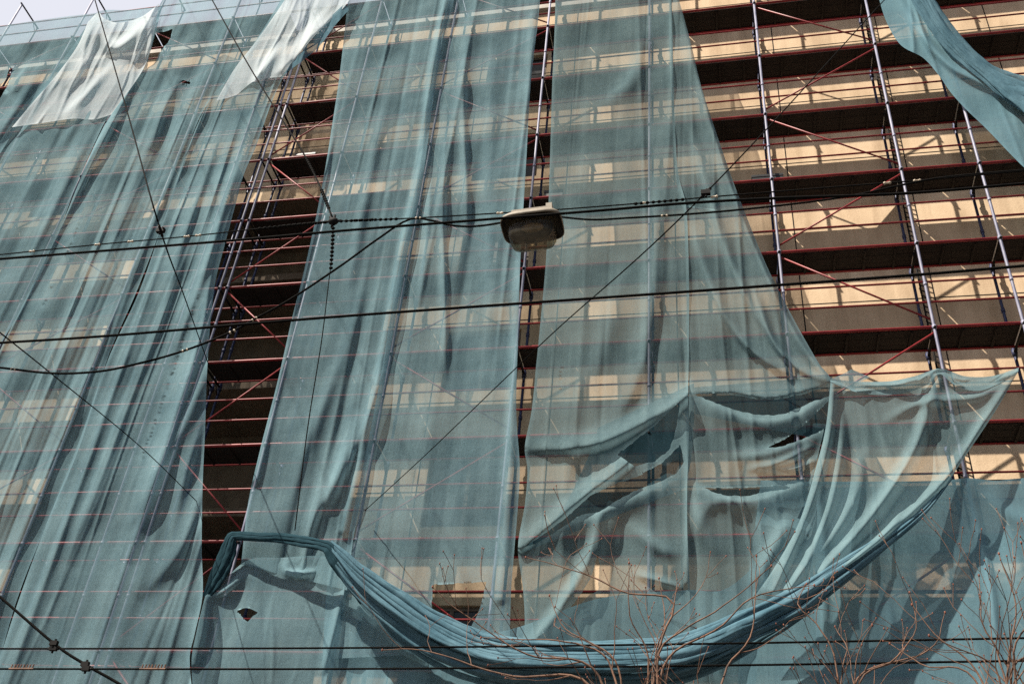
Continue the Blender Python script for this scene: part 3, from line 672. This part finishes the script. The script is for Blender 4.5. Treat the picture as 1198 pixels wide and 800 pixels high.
swag('rolled edge of dark blue netting forming a boxy loop above the bottom left net',
     [(240, 698, 3, 15.1), (248, 684, 5, 15.05), (258, 663, 7, 15.0), (266, 643, 7, 14.95), (270.5, 630, 5, 14.9), (276, 627, 4, 14.9), (306, 628, 4, 14.82), (330, 629, 4.5, 14.78), (352, 633, 5, 14.74), (376, 637, 5, 14.7), (385, 641, 5.5, 14.68), (393, 655, 5.5, 14.68), (405, 672, 5, 14.72), (428, 702, 5, 14.8)], 14.8, .7, 35, n=160, pleats=(5, 5), mat='net_roll_shade')
net('small torn flap of netting hanging loose under the left end of the thick rope',
    [(400, 662), (412, 690), (425, 712)], [(475, 712), (470, 728), (458, 738)], Y=14.86, B=[(425, 712), (436, 722), (440, 716), (458, 738)], nu=50, nv=40, amp=.05, wl=.25, seed=61, layers=1.6, hem=(1, 1, 0, 1), kinks=False)

# --- top right
net('sheer torn blue netting streaming over the open scaffolding at the top right',
    [(1020, -40), (1030, 5), (1040, 32), (1055, 54), (1080, 68), (1098, 88), (1112, 108), (1130, 128), (1155, 152), (1198, 196), (1260, 250)], [(1060, -40), (1085, 8), (1110, 38), (1135, 62), (1165, 86), (1198, 104), (1270, 130), (1340, 160), (1400, 185), (1450, 205), (1480, 215)], Y=15.12, nu=90, nv=200, amp=.03, wl=.5, seed=41, mat='net_blue',
    ridges=[([(1062, -10), (1090, 30), (1125, 70), (1160, 92), (1210, 118)], 4, 6, .2), ([(1050, -10), (1075, 35), (1110, 75), (1150, 98), (1210, 130)], 5, 6, .15), ([(1070, -10), (1110, 42), (1150, 80), (1210, 108)], 4, 4, .18)])
swag('twisted rope of darker blue netting running along the top right net to the picture edge',
     [(1062, -40, 9), (1080, 0, 10), (1105, 38, 9), (1130, 65, 8), (1155, 86, 9), (1180, 103, 15), (1210, 118, 20), (1270, 142, 22), (1340, 165, 18)], 14.98, .7, 43, n=140, m=48)

# ------------------------------------------------------------------ overhead wires
def wire(name, label, pts, r, cat='wire', Y=None, ext=(0, 0), marks=(), group='overhead wires', wob=0):
    """pts: (px, py, Y)"""
    P = np.array([at(p[0], p[1], p[2] if len(p) > 2 else Y) for p in pts])
    P3 = smooth_line(P, 80) if len(P) > 2 else smooth_line(P, 20)
    if ext[0]: P3 = np.vstack([P3[0]+(P3[0]-P3[3])/np.linalg.norm(P3[0]-P3[3])*ext[0], P3])
    if ext[1]: P3 = np.vstack([P3, P3[-1]+(P3[-1]-P3[-4])/np.linalg.norm(P3[-1]-P3[-4])*ext[1]])
    if wob:
        k = np.arange(len(P3)); P3[:, 2] += wob*np.sin(k*.9); 
    m = MB(); m.tube(P3, r, 6)
    o = m.build(name, 'wire', None, True, origin=P3[len(P3)//2])
    tag(o, label, cat, group)
    for (px, py, kind, Ym) in marks:
        c = at(px, py, Ym); m = MB()
        t = P3[np.argmin(np.linalg.norm(P3-c, axis=1))]
        i = np.argmin(np.linalg.norm(P3-c, axis=1)); i = min(max(i, 1), len(P3)-2); d = P3[i+1]-P3[i-1]; d /= np.linalg.norm(d)
        if kind == 'insulator':
            m.tube([t-d*.035, t-d*.02, t-d*.012, t+d*.012, t+d*.02, t+d*.035], [.008, .015, .009, .009, .015, .008], 8); m.build('insulator', 'ceramic', o, True)
        elif kind == 'clamp':
            m.box(t-np.array([.045, .02, .022]), t+np.array([.045, .02, .028])); m.tube([t-d*.07, t+d*.07], .016, 6); m.tube([t+np.array([0, 0, -.05]), t+np.array([.01, 0, .05])], .012, 6); m.build('clamp', 'dark_metal', o)
        elif kind == 'links':
            for q in np.linspace(-.22, .22, 9):
                a = t+d*q; m.ball(a, (.022, .016, .016), 4)
            m.build('link_chain', 'wire', o, True)
        elif kind == 'comb':
            for q in np.linspace(-.13, .13, 8): m.tube([t+d*q, t+d*q+np.array([.005, 0, .05])], .008, 5)
            m.tube([t-d*.15, t+d*.15], .012, 6); m.build('clamp', 'bark', o)
    return o
YA = 7.
wire('overhead_wire', 'thick black overhead wire passing just in front of the street lamp bracket', [(0, 303, YA-.5), (270, 281.5, YA-.5), (400, 270, YA-.5), (560, 257.5, YA-.5), (700, 246.5, YA-.5), (800, 238, YA-.5), (908, 232, YA-.5), (1057, 226.5, YA-.5), (1198, 215, YA-.5)], .0125, ext=(25, 25))
wire('overhead_wire', 'thick black overhead wire crossing below the street lamp, second of the long level pair', [(0, 401, 6.3), (130, 392.5, 6.3), (400, 370, 6.3), (800, 341.5, 6.3), (1066, 322, 6.3), (1198, 311, 6.3)], .0115, ext=(25, 25))
wire('span_wire', 'thin span wire strung with small pale insulators level with the lamp bracket', [(0, 298, YA), (116, 286, YA), (216, 277, YA), (300, 268, YA), (390, 259.5, YA), (480, 255.5, YA), (592, 249, YA), (650, 245.5, YA), (760, 237, YA), (820, 231.5, YA), (900, 225, YA), (1040, 214, YA), (1078, 211, YA), (1198, 200, YA)], .007, ext=(25, 25),
     marks=[(x, y, 'insulator', YA) for x, y in ((41, 293), (116, 286), (147, 283), (216, 277), (231, 275.5), (592, 249), (763, 236.8), (835, 230), (1038, 214.3), (1078, 211))]+[(325, 265.5, 'links', YA), (350, 263, 'links', YA), (372, 261, 'links', YA), (418, 258, 'links', YA), (445, 257, 'links', YA), (768, 236.5, 'links', YA)])
wire('lamp_cable', 'slack black power cable sagging at the left and feeding the street lamp', [(-60, 424, YA), (0, 430, YA), (60, 436.5, YA), (110, 435, YA), (150, 428, YA), (210, 412, YA), (267, 390, YA), (300, 372, YA), (340, 350, YA), (400, 310, YA), (440, 281, YA), (478, 257, YA), (505, 258, YA), (530, 264, YA), (560, 264.5, YA), (600, 258, YA), (612, 254, YA)], .011, ext=(20, 0), marks=[(14, 431, 'insulator', YA), (213, 411, 'insulator', YA), (267, 389, 'insulator', YA), (302, 371, 'insulator', YA), (492, 257.5, 'insulator', YA)])
wire('lamp_cable', 'black cable leaving the street lamp to the right, meeting the thick wire', [(640, 252, YA), (690, 257, YA), (735, 255, YA), (800, 251, YA), (870, 245, YA), (950, 236, YA), (1005, 227.5, YA), (1060, 215.5, YA), (1110, 207, YA), (1198, 199, YA)], .010, ext=(0, 20), marks=[(776, 252.5, 'insulator', YA)])
wire('guy_wire', 'thin diagonal wire falling from the top left corner across the first nets', [(111, 0, 8), (150, 135, 7.6), (187, 267, YA+.05), (215, 345, 10.5), (246, 432, 15.)], .009, ext=(25, 0), marks=[(191, 277, 'clamp', 7)])
g = wire('guy_wire', 'diagonal wire ending in a chain at the dark iron knot beside the central net', [(248, 0, 8.2), (290, 75, 7.9), (330, 140, 7.6), (353, 176, 7.4), (372, 213, 7.2), (389, 255, YA)], .010, ext=(25, 0), marks=[(362, 193, 'links', 7.3), (380, 234, 'links', 7.1)])
c = at(390, 259, YA); m = MB(); m.ball(c, (.055, .04, .045), 6)
for a in (0, 1.57, 3.14, 4.71, 2.2): m.tube([c, c+np.array([.085*math.cos(a), 0, .085*math.sin(a)])], .014, 6)
m.build('iron_knot', 'dark_metal', g, True)
wire('hanging_wire', 'thin wire hanging straight down from the iron knot in front of the net', [(390, 262, YA), (388, 300, YA), (384, 335, YA), (376, 400, YA), (360, 500, YA), (345, 620, YA)], .005, ext=(0, 0), marks=[(389.5, 275, 'links', YA), (388, 296, 'links', YA)])
wire('guy_wire', 'thin diagonal wire dropping from the left edge to the dark gap', [(0, 389, 6.5), (60, 437, 8.4), (165, 523, 12.2), (235, 591, 15.)], .007, ext=(20, 0))
wire('guy_wire', 'long thin diagonal wire crossing the central nets from the upper right', [(1035, 0, 8.5), (820, 231.5, YA), (640, 396, 9.6), (501, 529, 12.8), (427, 597, 15.)], .0075, ext=(25, 0), marks=[(819, 232, 'clamp', YA)])
wire('tram_wire', 'upper of the two level black wires along the bottom', [(0, 758.5, 10), (400, 757.5, 10), (800, 753, 10), (1198, 746, 10)], .0105, ext=(30, 30), marks=[(64, 757, 'clamp', 10)])
wire('tram_wire', 'lower of the two level black wires along the bottom', [(0, 782, 9.8), (400, 782, 9.8), (800, 778.5, 9.8), (1198, 772.5, 9.8)], .0105, ext=(30, 30), marks=[(22, 781.5, 'comb', 9.8), (182, 781.5, 'comb', 9.8), (97, 781, 'clamp', 9.8)])
wire('guy_wire', 'thick short diagonal wire in the bottom left corner crossing the level pair', [(-60, 648, 9.6), (0, 698, 9.7), (64, 753, 9.8), (100, 777, 9.85), (142, 801, 9.9), (220, 850, 10)], .017, ext=(15, 15), marks=[(64, 753, 'clamp', 9.8), (98, 776, 'clamp', 9.85)])

# ------------------------------------------------------------------ street lamp
lp = at(623, 262, YA)
lamp = empty('street_lamp', Vector(lp.tolist()))
tag(lamp, 'grey street lamp with clouded glass bowl hanging from overhead wires before the nets', 'street lamp')
def sring(a, bb, z, n=40, e=4.4):
    t = np.linspace(0, 2*math.pi, n, endpoint=False)
    return np.stack([a*np.sign(np.cos(t))*np.abs(np.cos(t))**(2/e), bb*np.sign(np.sin(t))*np.abs(np.sin(t))**(2/e), np.full(n, z)], 1)
def loft(m, rings, close=False):
    n = len(rings[0]); V = np.vstack(rings); Fs = [(i*n+j, i*n+(j+1) % n, (i+1)*n+(j+1) % n, (i+1)*n+j) for i in range(len(rings)-1) for j in range(n)]
    if close: Fs.append(tuple((len(rings)-1)*n+j for j in range(n)))
    m.add(V, Fs)
tilt = Matrix.Rotation(math.radians(-4), 3, 'Y')
def place(m):
    R3 = np.array(tilt); m.v = [np.vstack(m.v)@R3.T+lp]; return m
m = MB(); loft(m, [sring(.29, .20, -.055), sring(.298, .207, -.055), sring(.296, .205, -.02), sring(.26, .17, .03), sring(.18, .12, .055), sring(.09, .07, .065), sring(.02, .02, .068)])
place(m).build('hood', 'lamp_shell', lamp, True)
m = MB(); loft(m, [sring(.2895, .1995, -.056), sring(.275, .185, -.02), sring(.19, .12, .03), sring(.02, .02, .035)]); place(m).build('reflector', 'lamp_dark', lamp, True)
m = MB(); loft(m, [sring(.225, .15, -.02), sring(.228, .152, -.10), sring(.222, .147, -.18), sring(.20, .13, -.235), sring(.16, .10, -.26), sring(.09, .06, -.272), sring(.01, .01, -.275)]); place(m).build('glass_bowl', 'bowl', lamp, True)
m = MB(); m.ball((.0, 0, -.05), (.11, .05, .045), 8); place(m).build('bulb', 'ceramic', lamp, True)
m = MB(); m.box((-.20, -.05, .075), (.17, .05, .17)); m.box((.14, -.06, .12), (.20, .06, .20)); m.tube([(-.2, 0, .14), (.2, 0, .14)], .02, 8); place(m).build('hanger', 'lamp_shell', lamp)

# ------------------------------------------------------------------ things left on the decks
def deckitem(name, label, cat, x, z, w, d, h, mat, y=15.6, tiltz=0):
    m = MB(); m.box((-w/2, -d/2, 0), (w/2, d/2, h)); m.box((-w/2-.01, -d/2-.01, h*.82), (w/2+.01, d/2+.01, h+.02)); m.tube([(-w*.2, 0, h+.02), (-w*.2, 0, h+.08), (w*.2, 0, h+.08), (w*.2, 0, h+.02)], .012, 6)
    o = m.build(name, mat, None, origin=(0, 0, 0)); o.location = (x, y, z+.002); o.rotation_euler = (0, 0, tiltz); return tag(o, label, cat)
deckitem('toolbox', 'black toolbox sitting on the deck edge behind the left open bay post', 'toolbox', 1.15, 17.3, .62, .26, .2, 'black_plastic', 15.52)
deckitem('toolbox', 'dark box standing on a deck in the narrow gap above the street lamp', 'toolbox', -3.35, 17.3, .4, .3, .3, 'black_plastic', 15.6)
m = MB(); a = np.array([0, 0, 0]); m.add([(-.42, 0, .0), (.30, 0, .0), (.30, .0, .62), (.22, .0, .62), (-.42, .03, .12), (-.42, .025, 0), (.30, .025, 0), (.30, .025, .62), (.22, .025, .62), (-.42, .055, .12)], [(0, 1, 2, 3, 4), (9, 8, 7, 6, 5), (0, 5, 6, 1), (1, 6, 7, 2), (2, 7, 8, 3), (3, 8, 9, 4), (4, 9, 5, 0)])
o = m.build('cement_board', 'board', None, origin=(0, 0, 0)); o.location = (3.2, 15.8, 17.3); o.rotation_euler = (-.25, 0, 0); tag(o, 'grey offcut board leaning on the deck left of the tall post', 'board')
deckitem('bucket_box', 'dark crate standing on a deck inside the wide dark gap at left', 'crate', -9.5, 19.3, .5, .3, .24, 'black_plastic', 15.6)

# ------------------------------------------------------------------ bare trees
def grow(mb, bud, p, d, ln, r, rng, depth, up=.25):
    n = max(3, int(ln/.09)); pts = [p]; rad = [r]; d = d/np.linalg.norm(d)
    for i in range(n):
        d = d+rng.normal(0, .10, 3)+np.array([0, 0, up*.12]); d /= np.linalg.norm(d)
        p = p+d*ln/n; pts.append(p); rad.append(max(r*(1-.62*(i+1)/n), .0028))
        if depth > 0 and i > n*.2 and rng.random() < (.36 if depth > 1 else .20):
            a = rng.normal(0, 1, 3); a -= (a@d)*d; a /= np.linalg.norm(a)
            dd = d*rng.uniform(.5, .9)+a*rng.uniform(.45, .85)
            grow(mb, bud, p, dd, ln*rng.uniform(.38, .7), rad[-1]*.72, rng, depth-1, up*1.3)
        elif depth <= 1 and rng.random() < .12:
            bud.ball(p+rng.normal(0, .004, 3), rng.uniform(.004, .008), 3)
    if depth > 0:
        for s in (-1, 1):
            a = rng.normal(0, 1, 3); a -= (a@d)*d; a /= np.linalg.norm(a)
            grow(mb, bud, p, d+a*.45*s, ln*rng.uniform(.4, .65), rad[-1]*.9, rng, depth-1, up*1.2)
    else: bud.ball(p, (.007, .007, .012), 3)
    mb.tube(pts, rad, 5, cap=False)
def tree(label, px, Y, limbs, seed, r0=.07):
    rng = np.random.default_rng(seed)
    base = at(px, 800, Y); base = np.array([base[0], Y, 0.])
    t = empty('bare_tree', Vector(base.tolist())); tag(t, label, 'tree', 'bare street trees')
    fork = base+np.array([0, 0, 2.6]); m = MB()
    k = np.linspace(0, 1, 8)[:, None]; P = base+(fork-base)*k+np.c_[.05*np.sin(k*5), .04*np.cos(k*4)-.04, 0*k]
    m.tube(P, np.linspace(r0*1.3, r0*.9, 8), 9); fork = P[-1]
    m.build('trunk', 'bark', t, True)
    m = MB(); bd = MB()
    for (pts, dY, dep) in limbs:
        q = [fork]
        Q = [at(p[0], p[1], Y+dY*(i+1)/len(pts)) for i, p in enumerate(pts)]
        mid = fork*.45+Q[0]*.55+rng.normal(0, .1, 3)
        C = smooth_line(np.array([fork, mid]+Q), 40)
        C += np.cumsum(rng.normal(0, .004, C.shape), 0)
        rad = np.r_[np.linspace(r0*.5, .016, 14), np.linspace(.015, .0035, len(C)-14)]; m.tube(C, rad, 6, cap=False); bd.ball(C[-1], (.01, .01, .016), 4)
        for i in range(14, len(C)-1):
            if rng.random() < .19:
                d = C[i+1]-C[i]; d /= np.linalg.norm(d); a = rng.normal(0, 1, 3); a[1] *= .6; a -= (a@d)*d; a /= np.linalg.norm(a)
                grow(m, bd, C[i], d*.7+a*.7+np.array([0, 0, .25]), rng.uniform(.3, .75), rad[i]*.65, rng, dep, .4)
    m.build('branches', 'bark', t, True); tag(bd.build('buds', 'bud', t, True), kind='stuff')
tree('bare twiggy tree in the bottom centre reaching up before the swag', 762, 9.2,
     [([(772, 760), (790, 700), (735, 690), (690, 670), (617, 650)], .2, 1), ([(770, 770), (800, 735), (850, 705), (905, 660)], -.3, 1), ([(775, 780), (840, 735), (880, 700), (950, 685)], .3, 1), ([(760, 770), (740, 720), (738, 658)], -.2, 1), ([(765, 765), (775, 720), (770, 665)], .4, 1),
      ([(700, 790), (620, 770), (540, 720), (508, 690)], -.4, 1), ([(690, 800), (600, 790), (500, 760), (450, 760)], .3, 1), ([(720, 780), (660, 740), (640, 700)], .2, 1), ([(850, 790), (880, 740), (885, 650)], .2, 1), ([(720, 790), (680, 750), (560, 740)], .1, 1)], 51)
tree('bare tree low in the bottom right half with reddish upright shoots', 985, 9.6,
     [([(980, 790), (960, 740), (935, 715), (945, 690)], .2, 1), ([(1000, 790), (1010, 750), (1022, 730)], -.2, 0), ([(1010, 800), (1050, 770), (1075, 735), (1068, 692)], .1, 1), ([(985, 790), (990, 760), (975, 735)], .3, 1), ([(1000, 795), (1085, 760), (1105, 715)], .2, 0)], 52, .05)
tree('bare tree at the bottom right corner with the tallest leafless shoots', 1175, 9.0,
     [([(1170, 770), (1150, 730), (1147, 672)], .1, 1), ([(1180, 770), (1185, 710), (1163, 646)], .2, 1), ([(1190, 770), (1215, 720), (1196, 640)], -.2, 1), ([(1150, 790), (1100, 740), (1068, 700)], .2, 1), ([(1200, 780), (1250, 720), (1260, 650)], .1, 1), ([(1140, 795), (1080, 775), (1040, 750)], .3, 0), ([(1180, 790), (1240, 760), (1300, 700)], .2, 1), ([(1165, 790), (1120, 760), (1085, 745)], -.2, 0)], 53, .06)

if __name__ == '__main__':
    for o in SC.objects:
        if 'label' in o and len(o['label'].split()) > 16: print('LONG', o.name, len(o['label'].split()), o['label'])
